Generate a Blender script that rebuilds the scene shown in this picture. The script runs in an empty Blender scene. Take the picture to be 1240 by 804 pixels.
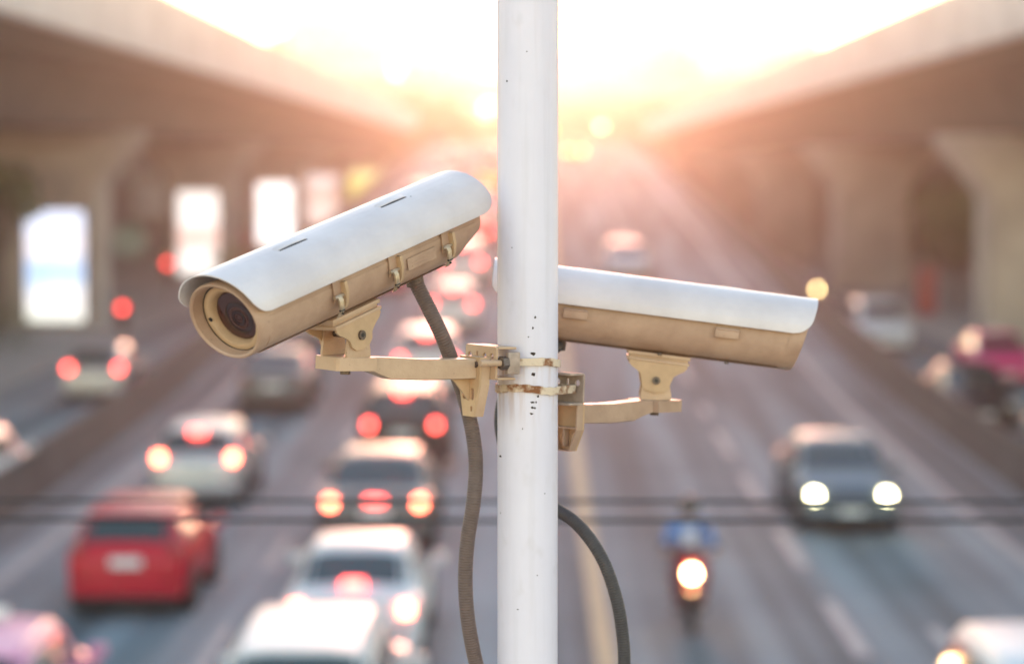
import bpy, bmesh, math, random
from mathutils import Vector, Matrix
R = math.radians
random.seed(7)
sc = bpy.context.scene
# ------------------------------------------------------------------ camera
F = 85 / 36 * 1240                       # focal length in photo pixels
CAMZ = 6.3
cd = bpy.data.cameras.new("camera"); cam = bpy.data.objects.new("camera", cd)
sc.collection.objects.link(cam); sc.camera = cam
cd.lens = 85; cd.sensor_width = 36; cd.clip_start = 0.05; cd.clip_end = 3000
PITCH = math.atan(198 / F); YAW = math.atan(25 / F)
cam.location = (0, 0, CAMZ); cam.rotation_euler = (R(90) - PITCH, 0, YAW)
cd.dof.use_dof = True; cd.dof.focus_distance = 3.86; cd.dof.aperture_fstop = 2.3
# ------------------------------------------------------------------ world, sun, exposure
SUN_EL, SUN_AZ = R(9), R(.8)
w = bpy.data.worlds.new("World"); sc.world = w; w.use_nodes = True
nt = w.node_tree; bg = nt.nodes["Background"]
sky = nt.nodes.new("ShaderNodeTexSky"); sky.sky_type = 'NISHITA'; sky.sun_disc = False
sky.sun_elevation = SUN_EL; sky.sun_rotation = SUN_AZ
sky.air_density = 1.2; sky.dust_density = 0.4; sky.ozone_density = 0.5
nt.links.new(sky.outputs[0], bg.inputs[0]); bg.inputs[1].default_value = 0.15
sl = bpy.data.lights.new("sun", 'SUN'); sun = bpy.data.objects.new("sun", sl)
sc.collection.objects.link(sun)
sl.energy = 0.5; sl.angle = R(8); sl.color = (1.0, 0.36, 0.24)
sd = Vector((math.sin(SUN_AZ) * math.cos(SUN_EL), math.cos(SUN_AZ) * math.cos(SUN_EL), math.sin(SUN_EL)))
sun.rotation_euler = sd.to_track_quat('Z', 'Y').to_euler()
vs = sc.view_settings
vs.view_transform = 'Standard'; vs.look = 'None'; vs.gamma = 1; vs.use_curve_mapping = False
vs.exposure = 2.05
vs.use_white_balance = True; vs.white_balance_temperature = 6350; vs.white_balance_tint = 17
cy = sc.cycles
cy.use_denoising = True; cy.max_bounces = 6; cy.diffuse_bounces = 3; cy.glossy_bounces = 3
cy.transmission_bounces = 4; cy.volume_bounces = 0; cy.transparent_max_bounces = 8
cy.sample_clamp_indirect = 6
HAZE_DENSITY, HAZE_G = 0.0014, 0.935

# ------------------------------------------------------------------ helpers
COL = sc.collection

def tag(o, label=None, cat=None, group=None, kind=None):
    if label: o["label"] = label
    if cat: o["category"] = cat
    if group: o["group"] = group
    if kind: o["kind"] = kind
    return o

def empty(name, loc=(0, 0, 0), rz=0.0, label=None, cat=None, group=None):
    o = bpy.data.objects.new(name, None); COL.objects.link(o)
    o.empty_display_size = 0.1; o.location = loc; o.rotation_euler = (0, 0, rz)
    return tag(o, label, cat, group)

class MB:
    def __init__(s, M=None):
        s.v = []; s.f = []; s.M = M or Matrix()
    def add(s, vs_, fs):
        b = len(s.v)
        s.v += [tuple(s.M @ Vector(p)) for p in vs_]
        s.f += [tuple(b + i for i in f) for f in fs]
        return s
    def box(s, x0, x1, y0, y1, z0, z1):
        vs_ = [(x, y, z) for z in (z0, z1) for y in (y0, y1) for x in (x0, x1)]
        return s.add(vs_, [(0, 2, 3, 1), (4, 5, 7, 6), (0, 1, 5, 4), (2, 6, 7, 3), (0, 4, 6, 2), (1, 3, 7, 5)])
    def rbox(s, x0, x1, y0, y1, z0, z1, r=0.003, seg=2):
        bm = bmesh.new(); bmesh.ops.create_cube(bm, size=1)
        for v in bm.verts:
            v.co = Vector(((x0 + x1) / 2 + v.co.x * (x1 - x0), (y0 + y1) / 2 + v.co.y * (y1 - y0), (z0 + z1) / 2 + v.co.z * (z1 - z0)))
        bmesh.ops.bevel(bm, geom=bm.edges[:], offset=r, segments=seg, affect='EDGES', profile=.5)
        bm.verts.index_update()
        s.add([v.co for v in bm.verts], [[v.index for v in f.verts] for f in bm.faces]); bm.free(); return s
    def cyl(s, a, b, r, r2=None, n=16, caps=True):
        a = Vector(a); b = Vector(b); d = (b - a).normalized(); r2 = r if r2 is None else r2
        u = d.orthogonal().normalized(); w_ = d.cross(u)
        vs_ = []
        for (c, rr) in ((a, r), (b, r2)):
            for i in range(n):
                t = 2 * math.pi * i / n
                vs_.append(c + (u * math.cos(t) + w_ * math.sin(t)) * rr)
        fs = [(i, (i + 1) % n, n + (i + 1) % n, n + i) for i in range(n)]
        if caps: fs += [tuple(range(n - 1, -1, -1)), tuple(range(n, 2 * n))]
        return s.add(vs_, fs)
    def loft(s, secs, closed=True, caps=True):
        n = len(secs[0]); vs_ = [p for q in secs for p in q]; fs = []
        for k in range(len(secs) - 1):
            for i in range(n if closed else n - 1):
                j = (i + 1) % n
                fs.append((k * n + i, k * n + j, (k + 1) * n + j, (k + 1) * n + i))
        if caps and closed:
            fs += [tuple(range(n - 1, -1, -1)), tuple((len(secs) - 1) * n + i for i in range(n))]
        return s.add(vs_, fs)
    def prism(s, pts, axis, a, b):
        def mk(p, t):
            if axis == 'x': return (t, p[0], p[1])
            if axis == 'y': return (p[0], t, p[1])
            return (p[0], p[1], t)
        return s.loft([[mk(p, a) for p in pts], [mk(p, b) for p in pts]])
    def tube(s, pts, rf, n=12):
        pts = [Vector(p) for p in pts]; secs = []
        prev = None
        for i, p in enumerate(pts):
            d = (pts[min(i + 1, len(pts) - 1)] - pts[max(i - 1, 0)]).normalized()
            if prev is None: u = d.orthogonal().normalized()
            else: u = (prev - d * prev.dot(d)).normalized()
            prev = u; w_ = d.cross(u); r = rf(i) if callable(rf) else rf
            secs.append([p + (u * math.cos(2 * math.pi * k / n) + w_ * math.sin(2 * math.pi * k / n)) * r for k in range(n)])
        return s.loft(secs)
    def lathe(s, prof, axis='x', n=48, close=False):
        """prof: list of (t along the axis, r)"""
        secs = []
        for (t, r) in prof:
            ring = []
            for k in range(n):
                a = 2 * math.pi * k / n
                c, d = math.cos(a) * r, math.sin(a) * r
                ring.append((t, c, d) if axis == 'x' else ((c, d, t) if axis == 'z' else (d, t, c)))
            secs.append(ring)
        return s.loft(secs, caps=not close)
    def build(s, name, mat, parent=None, smooth=38, label=None):
        me = bpy.data.meshes.new(name); bm = bmesh.new()
        vv = [bm.verts.new(p) for p in s.v]
        for f in s.f:
            try: bm.faces.new([vv[i] for i in f])
            except ValueError: pass
        bmesh.ops.recalc_face_normals(bm, faces=bm.faces[:])
        if smooth:
            for f in bm.faces: f.smooth = True
            lim = R(smooth)
            for e in bm.edges:
                if len(e.link_faces) == 2 and e.calc_face_angle(0) > lim: e.smooth = False
        bm.to_mesh(me); bm.free()
        if mat: me.materials.append(mat)
        o = bpy.data.objects.new(name, me); COL.objects.link(o)
        if parent: o.parent = parent
        if label: o["label"] = label
        return o

def catmull(P, n=10):
    P = [Vector(p) for p in P]; Q = [P[0] * 2 - P[1]] + P + [P[-1] * 2 - P[-2]]; out = []
    for i in range(1, len(Q) - 2):
        for k in range(n):
            t = k / n; a, b, c, d = Q[i - 1], Q[i], Q[i + 1], Q[i + 2]
            out.append(.5 * ((2 * b) + (c - a) * t + (2 * a - 5 * b + 4 * c - d) * t * t + (3 * b - a - 3 * c + d) * t ** 3))
    out.append(P[-1]); return out

def mat(name, col, rough=.6, metal=0.0, var=0.0, scale=20.0, bump=0.0, bscale=None, coat=0.0, col2=None, lo=.35, hi=.7, spec=.5):
    m = bpy.data.materials.new(name); m.use_nodes = True; t = m.node_tree
    b = t.nodes["Principled BSDF"]; b.inputs["Base Color"].default_value = (*col, 1)
    b.inputs["Roughness"].default_value = rough; b.inputs["Metallic"].default_value = metal
    b.inputs["Coat Weight"].default_value = coat; b.inputs["Specular IOR Level"].default_value = spec
    if var or col2 or bump:
        tc = t.nodes.new("ShaderNodeTexCoord")
        n = t.nodes.new("ShaderNodeTexNoise"); n.inputs["Scale"].default_value = scale
        n.inputs["Detail"].default_value = 6; n.inputs["Roughness"].default_value = .62
        t.links.new(tc.outputs["Object"], n.inputs["Vector"])
        if var or col2:
            r = t.nodes.new("ShaderNodeValToRGB")
            r.color_ramp.elements[0].position = lo; r.color_ramp.elements[1].position = hi
            c2 = col2 or tuple(min(1, c * (1 + var)) for c in col)
            c1 = col if col2 else tuple(c * (1 - var) for c in col)
            r.color_ramp.elements[0].color = (*c1, 1); r.color_ramp.elements[1].color = (*c2, 1)
            t.links.new(n.outputs["Fac"], r.inputs[0]); t.links.new(r.outputs[0], b.inputs["Base Color"])
        if bump:
            n2 = t.nodes.new("ShaderNodeTexNoise"); n2.inputs["Scale"].default_value = bscale or scale * 4
            n2.inputs["Detail"].default_value = 4
            t.links.new(tc.outputs["Object"], n2.inputs["Vector"])
            bp = t.nodes.new("ShaderNodeBump"); bp.inputs["Strength"].default_value = bump
            bp.inputs["Distance"].default_value = .002
            t.links.new(n2.outputs["Fac"], bp.inputs["Height"]); t.links.new(bp.outputs[0], b.inputs["Normal"])
    return m

def glow(name, col, strength, base=(.3, .3, .3)):
    m = mat(name, base, .2); b = m.node_tree.nodes["Principled BSDF"]
    b.inputs["Emission Color"].default_value = (*col, 1); b.inputs["Emission Strength"].default_value = strength
    m.cycles.emission_sampling = 'NONE'
    return m

def beige_paint(nm="cream_powder_coat", ca=(.45, .285, .175), cb=(.56, .375, .24)):
    """cream powder coat with dusty, browned patches"""
    m = mat(nm, ca, .5, 0, 0, 14, .25, 260, col2=cb, lo=.3, hi=.62)
    t = m.node_tree; b = t.nodes["Principled BSDF"]
    ramp = [n for n in t.nodes if n.type == 'VALTORGB'][0]; tc = [n for n in t.nodes if n.type == 'TEX_COORD'][0]
    n = t.nodes.new("ShaderNodeTexNoise"); n.inputs["Scale"].default_value = 150; n.inputs["Detail"].default_value = 3
    t.links.new(tc.outputs["Object"], n.inputs["Vector"])
    r = t.nodes.new("ShaderNodeValToRGB"); r.color_ramp.elements[0].position = .68; r.color_ramp.elements[1].position = .76
    t.links.new(n.outputs["Fac"], r.inputs[0])
    mx = t.nodes.new("ShaderNodeMix"); mx.data_type = 'RGBA'; mx.inputs["B"].default_value = (.20, .12, .07, 1)
    ml = t.nodes.new("ShaderNodeMath"); ml.operation = 'MULTIPLY'; ml.inputs[1].default_value = .55
    t.links.new(r.outputs[0], ml.inputs[0]); t.links.new(ml.outputs[0], mx.inputs["Factor"])
    t.links.new(ramp.outputs[0], mx.inputs["A"]); t.links.new(mx.outputs["Result"], b.inputs["Base Color"])
    return m

def road_mat():
    m = mat("asphalt", (.170, .212, .226), .92, 0, 0, .35, col2=(.240, .296, .314), lo=.3, hi=.75, bump=.4, bscale=60, spec=.15)
    t = m.node_tree; b = t.nodes["Principled BSDF"]
    ramp = [n for n in t.nodes if n.type == 'VALTORGB'][0]
    tc = [n for n in t.nodes if n.type == 'TEX_COORD'][0]
    mp = t.nodes.new("ShaderNodeMapping"); mp.inputs["Scale"].default_value = (1.1, .012, 1)
    n = t.nodes.new("ShaderNodeTexNoise"); n.inputs["Scale"].default_value = 1.0; n.inputs["Detail"].default_value = 3
    t.links.new(tc.outputs["Object"], mp.inputs[0]); t.links.new(mp.outputs[0], n.inputs["Vector"])
    r = t.nodes.new("ShaderNodeValToRGB"); r.color_ramp.elements[0].position = .4; r.color_ramp.elements[1].position = .62
    r.color_ramp.elements[0].color = (.55, .55, .55, 1); r.color_ramp.elements[1].color = (1.2, 1.2, 1.2, 1)
    t.links.new(n.outputs["Fac"], r.inputs[0])
    mx = t.nodes.new("ShaderNodeMix"); mx.data_type = 'RGBA'; mx.blend_type = 'MULTIPLY'; mx.inputs["Factor"].default_value = 1
    t.links.new(ramp.outputs[0], mx.inputs["A"]); t.links.new(r.outputs[0], mx.inputs["B"])
    t.links.new(mx.outputs["Result"], b.inputs["Base Color"])
    return m

M = dict(
    pole=mat("white_pole_paint", (.66, .62, .70), .38, 0, 0, 6, .12, 40, col2=(.71, .67, .745)),
    shield=mat("white_sunshield_paint", (.58, .515, .51), .42, 0, 0, 7, .25, 160, col2=(.71, .64, .63)),
    beige=beige_paint(),
    beige_worn=beige_paint("browned_cream_coat", (.33, .205, .14), (.44, .29, .20)),
    body=beige_paint("tan_housing_paint", (.36, .215, .14), (.47, .30, .20)),
    cream=mat("cream_bezel_paint", (.50, .32, .18), .42, 0, .1, 30, .1),
    dark=mat("black_recess", (.012, .010, .010), .5),
    steel=mat("weathered_bolt_steel", (.16, .12, .10), .5, .7, .35, 300),
    zinc=mat("zinc_plated_latch", (.50, .38, .26), .38, .55, .25, 200),
    rust=mat("rusty_white_strap", (.66, .52, .38), .6, .1, 0, 34, .4, 300, col2=(.22, .075, .02), lo=.47, hi=.60),
    chan=mat("galvanised_channel", (.40, .30, .24), .55, .25, .18, 60, .2),
    conduit=mat("grey_brown_conduit", (.135, .09, .075), .5, .1, .15, 60),
    conduit2=mat("dark_grey_conduit", (.05, .043, .042), .5, .05, .15, 60),
    chip=mat("bare_rust_spot", (.045, .028, .022), .9, 0, .5, 900),
    asphalt=road_mat(),
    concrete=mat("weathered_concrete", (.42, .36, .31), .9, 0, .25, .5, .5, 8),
    concrete_d=mat("shade_toned_concrete", (.085, .06, .052), .9, 0, .3, .8, .5, 8),  # dark tone carries the shade under the viaduct decks
    barrier=mat("shaded_barrier_concrete", (.055, .052, .05), .9, 0, .3, .6, .5, 8),  # whole barrier colour darkened for the shade on its inner face
    pale=mat("skylit_parapet_concrete", (.52, .47, .43), .9, 0, .2, .5, .5, 8),  # skylight on the fascia put into a paler colour
    kerb=mat("kerb_concrete", (.30, .29, .27), .9, 0, .2, 1.2, .5, 8),
    paint_w=mat("white_road_paint", (.36, .38, .38), .8, 0, .25, 3),
    paint_y=mat("yellow_road_paint", (.40, .35, .21), .8, 0, .25, 3),
    ground=mat("dusty_ground", (.16, .14, .12), .95, 0, .3, .2, .4, 4),
    glass=mat("tinted_car_glass", (.02, .045, .05), .08, 0, coat=.5),
    tyre=mat("rubber_tyre", (.02, .02, .02), .85),
    rim=mat("alloy_rim", (.4, .4, .42), .35, .8),
    trim=mat("black_car_trim", (.02, .02, .022), .6),
    plate=mat("number_plate", (.7, .7, .68), .5),
    lampoff=mat("unlit_red_lens", (.28, .02, .02), .2, coat=.5),
    clearoff=mat("unlit_clear_lens", (.55, .55, .55), .15, coat=.5),
    brake=glow("lit_brake_lamp", (1.0, .06, .04), 4.5),
    brake_hot=glow("lit_brake_lamp_bright", (1.0, .14, .06), 8),
    head=glow("lit_headlamp", (1.0, .90, .45), 9),
    head_w=glow("lit_motorcycle_headlamp", (1.0, .62, .25), 16),
    lamp_y=glow("lit_amber_lamp", (1.0, .75, .30), 9),
    red_sig=glow("lit_red_signal", (1.0, .04, .03), 2.5),
    leaf=mat("foliage", (.06, .11, .025), .8, 0, .5, 2),
    leaf2=mat("yellow_green_foliage", (.16, .22, .03), .8, 0, .4, 2),
    bark=mat("bark", (.10, .07, .05), .9, 0, .3, 4),
    cable=mat("black_rubber_cable", (.02, .02, .022), .7),
    skin=mat("skin", (.38, .22, .15), .6),
)
def paint(name, col, metal=.0, rough=.34): return mat("car_paint_" + name, col, rough, metal, spec=.3)
def pole_wear(m):
    """grime streaks running down, and rust bleeding out under the straps"""
    t = m.node_tree; b = t.nodes["Principled BSDF"]; L = t.links
    ramp = [n for n in t.nodes if n.type == 'VALTORGB'][0]; tc = [n for n in t.nodes if n.type == 'TEX_COORD'][0]
    def noise(sx, sz, sc_, lo, hi):
        mp = t.nodes.new("ShaderNodeMapping"); mp.inputs["Scale"].default_value = (sx, sx, sz)
        n = t.nodes.new("ShaderNodeTexNoise"); n.inputs["Scale"].default_value = sc_; n.inputs["Detail"].default_value = 5
        L.new(tc.outputs["Object"], mp.inputs[0]); L.new(mp.outputs[0], n.inputs["Vector"])
        r = t.nodes.new("ShaderNodeMapRange"); r.inputs["From Min"].default_value = lo; r.inputs["From Max"].default_value = hi
        L.new(n.outputs["Fac"], r.inputs["Value"]); return r.outputs[0]
    def mul(a, c):
        k = t.nodes.new("ShaderNodeMath"); k.operation = 'MULTIPLY'; L.new(a, k.inputs[0])
        if hasattr(c, 'links'): L.new(c, k.inputs[1])
        else: k.inputs[1].default_value = c
        return k.outputs[0]
    def mix(f, a, col):
        k = t.nodes.new("ShaderNodeMix"); k.data_type = 'RGBA'; L.new(f, k.inputs["Factor"]); L.new(a, k.inputs["A"])
        k.inputs["B"].default_value = (*col, 1); return k.outputs["Result"]
    out = mix(mul(noise(1, .05, 60, .5, .75), .20), ramp.outputs[0], (.42, .38, .37))
    out = mix(mul(noise(1, .6, 34, .60, .72), .16), out, (.46, .41, .39))
    sp = t.nodes.new("ShaderNodeSeparateXYZ"); L.new(tc.outputs["Object"], sp.inputs[0])
    for top, ln in ((1.247, .05), (1.208, .07)):
        r = t.nodes.new("ShaderNodeMapRange"); r.inputs["From Min"].default_value = top - ln; r.inputs["From Max"].default_value = top
        L.new(sp.outputs[2], r.inputs["Value"])
        lt = t.nodes.new("ShaderNodeMath"); lt.operation = 'LESS_THAN'; lt.inputs[1].default_value = top; L.new(sp.outputs[2], lt.inputs[0])
        out = mix(mul(mul(mul(r.outputs[0], lt.outputs[0]), noise(1, .08, 110, .45, .7)), .55), out, (.42, .22, .09))
    L.new(out, b.inputs["Base Color"])
pole_wear(M['pole'])
P = dict(red=paint("red", (.50, .003, .022)), silver=paint("silver", (.42, .42, .43), .5), white=paint("white", (.62, .63, .64)),
         black=paint("black", (.02, .022, .026)), grey=paint("grey", (.10, .105, .11), .4), pink=paint("pink", (.72, .30, .45)),
         pinkred=paint("pink_red", (.75, .05, .20)), magenta=paint("magenta", (.62, .03, .14)), yellow=paint("yellow", (.75, .55, .05)), blue=paint("steel_blue", (.10, .14, .17), .4))

def sstep(a, b, x):
    t = max(0, min(1, (x - a) / (b - a))); return t * t * (3 - 2 * t)
PROF = [(-40, 0), (45, 0), (62, .28), (81, 1.1), (100, 2.1), (122, 3.4), (170, 6.0), (225, 8.3), (260, 9.1), (300, 9.3), (420, 9.3)]
def road_z(y):
    for (a, za), (b, zb) in zip(PROF, PROF[1:]):
        if y <= b:
            return za + (zb - za) * max(0, (y - a)) / (b - a)
    return PROF[-1][1]

# ================================================================== SETTING
g = MB().box(-400, 400, -60, 900, -.55, -.05).build("ground", M['ground']); tag(g, kind="structure")
ys = [-30 + i * 5 for i in range(91)]
W0, W1 = -9.4, 9.4
m = MB()
m.loft([[(W0, y, road_z(y)), (W1, y, road_z(y)), (W1, y, -.3), (W0, y, -.3)] for y in ys])
tag(m.build("main_road", M['asphalt'], smooth=20), kind="structure")
for nm, a, b in (("frontage_road", -15.0, -9.75), ("frontage_road", 9.75, 15.0)):
    tag(MB().box(a, b, -30, 420, -.3, 0).build(nm, M['asphalt']), kind="structure")
for nm, a, b in (("pavement", -24.0, -15.0), ("pavement", 15.0, 24.0)):
    tag(MB().box(a, b, -30, 420, -.3, .14).build(nm, M['kerb']), kind="structure")
def strip(name, x, wd, spans, mt):
    m = MB()
    for a, b in spans:
        n = max(1, int((b - a) / 5)); yy = [a + (b - a) * i / n for i in range(n + 1)]
        m.loft([[(x - wd / 2, y, road_z(y) + .004), (x + wd / 2, y, road_z(y) + .004)] for y in yy], closed=False)
    tag(m.build(name, mt, smooth=0), kind="structure")
strip("centre_line", .95, .28, [(20, 300)], M['paint_y'])
strip("edge_line", -8.15, .24, [(20, 300)], M['paint_w'])
strip("edge_line", 7.95, .24, [(20, 300)], M['paint_w'])
strip("lane_line", 4.3, .22, [(24.0 + 7 * k, 28.0 + 7 * k) for k in range(36)], M['paint_w'])
strip("lane_line", -4.2, .16, [(22 + 8 * k, 25 + 8 * k) for k in range(32)], M['paint_w'])
strip("lane_line", 5.5, .18, [(29.5, 33)], M['paint_w'])

# barriers between main road and frontage roads: segments butted end to end
def barrier(x, label, y0=22, y1=260, seg=8.0):
    root = empty("road_barrier", (x, y0, 0), 0, label, "barrier", "concrete barriers beside the main road")
    y = y0; k = 0
    while y < y1:
        a, b = y + .02, min(y1, y + seg) - .02; secs = []
        for yy in (a, (a + b) / 2, b):
            z = road_z(yy)
            secs.append([(-.30, yy - y0, -.25), (-.30, yy - y0, z + .12), (-.15, yy - y0, z + .35), (-.10, yy - y0, z + .82),
                         (.10, yy - y0, z + .82), (.15, yy - y0, z + .35), (.30, yy - y0, z + .12), (.30, yy - y0, -.25)])
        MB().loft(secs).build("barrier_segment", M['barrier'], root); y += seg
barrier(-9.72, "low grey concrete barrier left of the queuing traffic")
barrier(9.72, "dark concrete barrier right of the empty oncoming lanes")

# ------------------------------------------------------------------ viaducts
def viaduct(side, label, z_edge, z_top, xin, y0=20, y1=262, piers=(), capz=7.6):
    s = side
    root = empty("elevated_road", (s * 18.0, 0, 0), 0, label, "viaduct", "elevated roads on both sides")
    L = y1
    def X(v): return s * v - s * 18.0
    # deck slab with overhang
    xo = xin + 13.0
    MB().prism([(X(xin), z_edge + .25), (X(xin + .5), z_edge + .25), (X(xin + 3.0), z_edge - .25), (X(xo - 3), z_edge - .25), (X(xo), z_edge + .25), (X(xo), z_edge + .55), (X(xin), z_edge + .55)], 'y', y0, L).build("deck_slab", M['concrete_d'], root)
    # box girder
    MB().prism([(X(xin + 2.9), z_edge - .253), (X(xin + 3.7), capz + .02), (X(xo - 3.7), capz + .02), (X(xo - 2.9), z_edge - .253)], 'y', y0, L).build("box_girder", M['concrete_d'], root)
    # fascia/parapet panels with joints
    for k, inner in enumerate((True, False)):
        x = xin if inner else xo - .28
        y = y0
        while y < y1:
            b = min(y + 6.0, y1)
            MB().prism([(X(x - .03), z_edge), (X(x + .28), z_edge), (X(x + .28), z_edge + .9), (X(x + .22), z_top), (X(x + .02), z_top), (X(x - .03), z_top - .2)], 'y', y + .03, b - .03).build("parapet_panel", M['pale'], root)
            y += 6.0
    for py in piers:
        # pier: shaft + flared capital
        px = 0.5 if s < 0 else -.75
        r = .35
        sh = [(px - 2 + r, -.9), (px + 2 - r, -.9), (px + 2, -.9 + r), (px + 2, .9 - r), (px + 2 - r, .9), (px - 2 + r, .9), (px - 2, .9 - r), (px - 2, -.9 + r)]
        zc = capz - 2.15
        pr = empty("bridge_pier", (s * 18.0 , py, 0), 0)
        pr.name = "bridge_pier"
        MBs = MB(Matrix.Diagonal((s, 1, 1, 1)))
        MBs.loft([[(x, y, .14) for x, y in sh], [(x, y, zc) for x, y in sh]]).build("shaft", M['concrete'], pr)
        secs = []
        for t in (0, .12, .3, .55, .8, .92, 1.0):
            z = zc + (capz - zc) * t; kx = 1 + .72 * (min(t, .80) / .80) ** 1.08
            secs.append([(px + (x - px) * kx, y * (1 + .10 * t), z + .003) for x, y in sh])
        MB(Matrix.Diagonal((s, 1, 1, 1))).loft(secs).build("capital", M['concrete'], pr)
        yield pr, py
    return
PL = [94, 135, 176, 217, 255]; PR = [83, 124, 165, 206, 247]
ordn = ["nearest", "second", "third", "fourth", "farthest"]
left_piers = list(viaduct(-1, "long beige concrete viaduct running along the left side", 9.85, 12.0, 12.0, piers=PL, capz=7.75))
right_piers = list(viaduct(1, "long beige concrete viaduct running along the right side", 9.6, 11.4, 12.0, piers=PR, capz=7.45))
for i, (p, _) in enumerate(left_piers):
    tag(p, "%s concrete pier with flared head under the left viaduct" % ordn[i], "pier", "piers of the left viaduct")
for i, (p, _) in enumerate(right_piers):
    tag(p, "%s concrete pier with flared head under the right viaduct" % ordn[i], "pier", "piers of the right viaduct")

# lit advertising boxes on the left piers
def poster_mat(name, cols, strength):
    m = bpy.data.materials.new(name); m.use_nodes = True; t = m.node_tree; b = t.nodes["Principled BSDF"]
    tc = t.nodes.new("ShaderNodeTexCoord"); sp = t.nodes.new("ShaderNodeSeparateXYZ")
    n = t.nodes.new("ShaderNodeTexNoise"); n.inputs["Scale"].default_value = 1.1
    t.links.new(tc.outputs["Object"], n.inputs["Vector"])
    t.links.new(tc.outputs["Generated"], sp.inputs[0])
    ad = t.nodes.new("ShaderNodeMath"); ad.operation = 'MULTIPLY_ADD'; ad.inputs[1].default_value = .22
    t.links.new(n.outputs["Fac"], ad.inputs[0]); t.links.new(sp.outputs[2], ad.inputs[2])
    r = t.nodes.new("ShaderNodeValToRGB")
    r.color_ramp.elements[0].position = .12; r.color_ramp.elements[0].color = (*cols[0], 1)
    r.color_ramp.elements[1].position = 1.05 if False else 1.0; r.color_ramp.elements[1].color = (*cols[-1], 1)
    for i, c in enumerate(cols[1:-1]):
        e = r.color_ramp.elements.new(.12 + .88 * (i + 1) / (len(cols) - 1)); e.color = (*c, 1)
    t.links.new(ad.outputs[0], r.inputs[0]); t.links.new(r.outputs[0], b.inputs["Emission Color"])
    b.inputs["Emission Strength"].default_value = strength; b.inputs["Base Color"].default_value = (.05, .05, .05, 1)
    m.cycles.emission_sampling = 'NONE'
    return m
PM = [poster_mat("blue_white_backlit_poster", [(.85, .9, .75), (.95, .95, .9), (.30, .55, .85), (.95, .9, .9), (.75, .85, 1)], 0.40),
      poster_mat("pale_backlit_poster", [(.9, .9, .8), (1, .95, .85), (.75, .45, .35), (1, .95, .85), (.95, .9, .8)], 0.40),
      poster_mat("white_backlit_poster", [(1, .95, .85), (1, 1, .95), (.95, .9, .8), (1, .97, .9)], 0.53),
      poster_mat("mottled_backlit_poster", [(.9, .7, .6), (1, .9, .8), (.7, .5, .4), (.9, .85, .8)], 0.28),
      poster_mat("yellow_backlit_poster", [(.8, .7, .2), (.9, .9, .3), (.75, .8, .1), (.9, .9, .4)], 0.28)]
BX = [(-18.35, 2.4, .35, 4.75, "tall lit poster box with blue band on the nearest left pier"),
      (-18.5, 2.4, .35, 5.1, "pale lit poster box with a brown smudge on the second left pier"),
      (-18.6, 2.7, .7, 5.3, "plain white glowing poster box on the third left pier"),
      (-18.9, 3.1, 1.2, 5.8, "dim mottled poster box on the fourth left pier"),
      (-17.8, 4.2, 2.0, 6.2, "yellow green poster box on the farthest left pier")]
for i, (x, wd, z0, z1, lb) in enumerate(BX):
    y = PL[i] - 1.0
    b = empty("poster_box", (x, y, z0), 0, lb, "billboard", "lit poster boxes on the left piers")
    MB().rbox(-wd / 2, wd / 2, -.28, 0.06, 0, z1 - z0, .03).build("case", M['trim'], b)
    MB().box(-wd / 2 + .08, wd / 2 - .08, -.30, -.283, .08, z1 - z0 - .08).build("lit_panel", PM[i], b)

# ------------------------------------------------------------------ cross flyover + far towers
fl = empty("cross_flyover", (0, 292, 0), 0, "pale flyover crossing high above the far end of the road", "flyover")
MB().rbox(-60, 60, -5, 5, 14.4, 16.0, .15).build("deck", M['concrete'], fl)
for s in (-1, 1):
    MB().box(-60, 60, s * 5 - .15, s * 5 + .15, 16.003, 17.1).build("parapet", M['concrete'], fl)
for x in (-44, -15, 15, 44):
    MB().cyl((x, 0, 0), (x, 0, 14.397), 1.3, n=16).build("column", M['concrete_d'], fl)

glassb = mat("office_glass", (.30, .32, .34), .25)
def tower(x, y, wd, dp, h, nx, nz, col, label, z0=0):
    t = empty("tower_block", (x, y, z0), 0, label, "building", "hazy towers at the end of the road")
    mt = mat("tower_facade", col, .85, 0, .12, .15)
    MB().box(-wd / 2, wd / 2, -dp / 2, dp / 2, 0, h).build("wall", mt, t)
    MB().rbox(-wd / 2 - .4, wd / 2 + .4, -dp / 2 - .4, dp / 2 + .4, h + .003, h + 1.2, .1).build("roof", mt, t)
    me = None; cw = wd / nx; ch = h / nz
    for i in range(nx):
        for j in range(nz):
            if me is None:
                o = MB().box(-cw * .32, cw * .32, -.12, .1, -ch * .3, ch * .3).build("window", glassb, t); me = o.data
            else:
                o = bpy.data.objects.new("window", me); COL.objects.link(o); o.parent = t
            o.location = (-wd / 2 + cw * (i + .5), -dp / 2, ch * (j + .5))
tower(-30, 380, 15, 14, 40, 5, 11, (.75, .66, .60), "tall reddish tower block fading in the glow left of the pole")
tower(-16, 430, 14, 14, 43, 5, 12, (.8, .77, .72), "broad cream tower block just left of the pole top")
tower(24, 450, 17, 14, 42, 4, 11, (.8, .77, .72), "slim pale tower block just right of the pole top")
tower(38, 400, 16, 14, 37, 5, 10, (.8, .77, .72), "low pale tower block above the right viaduct")

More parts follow.
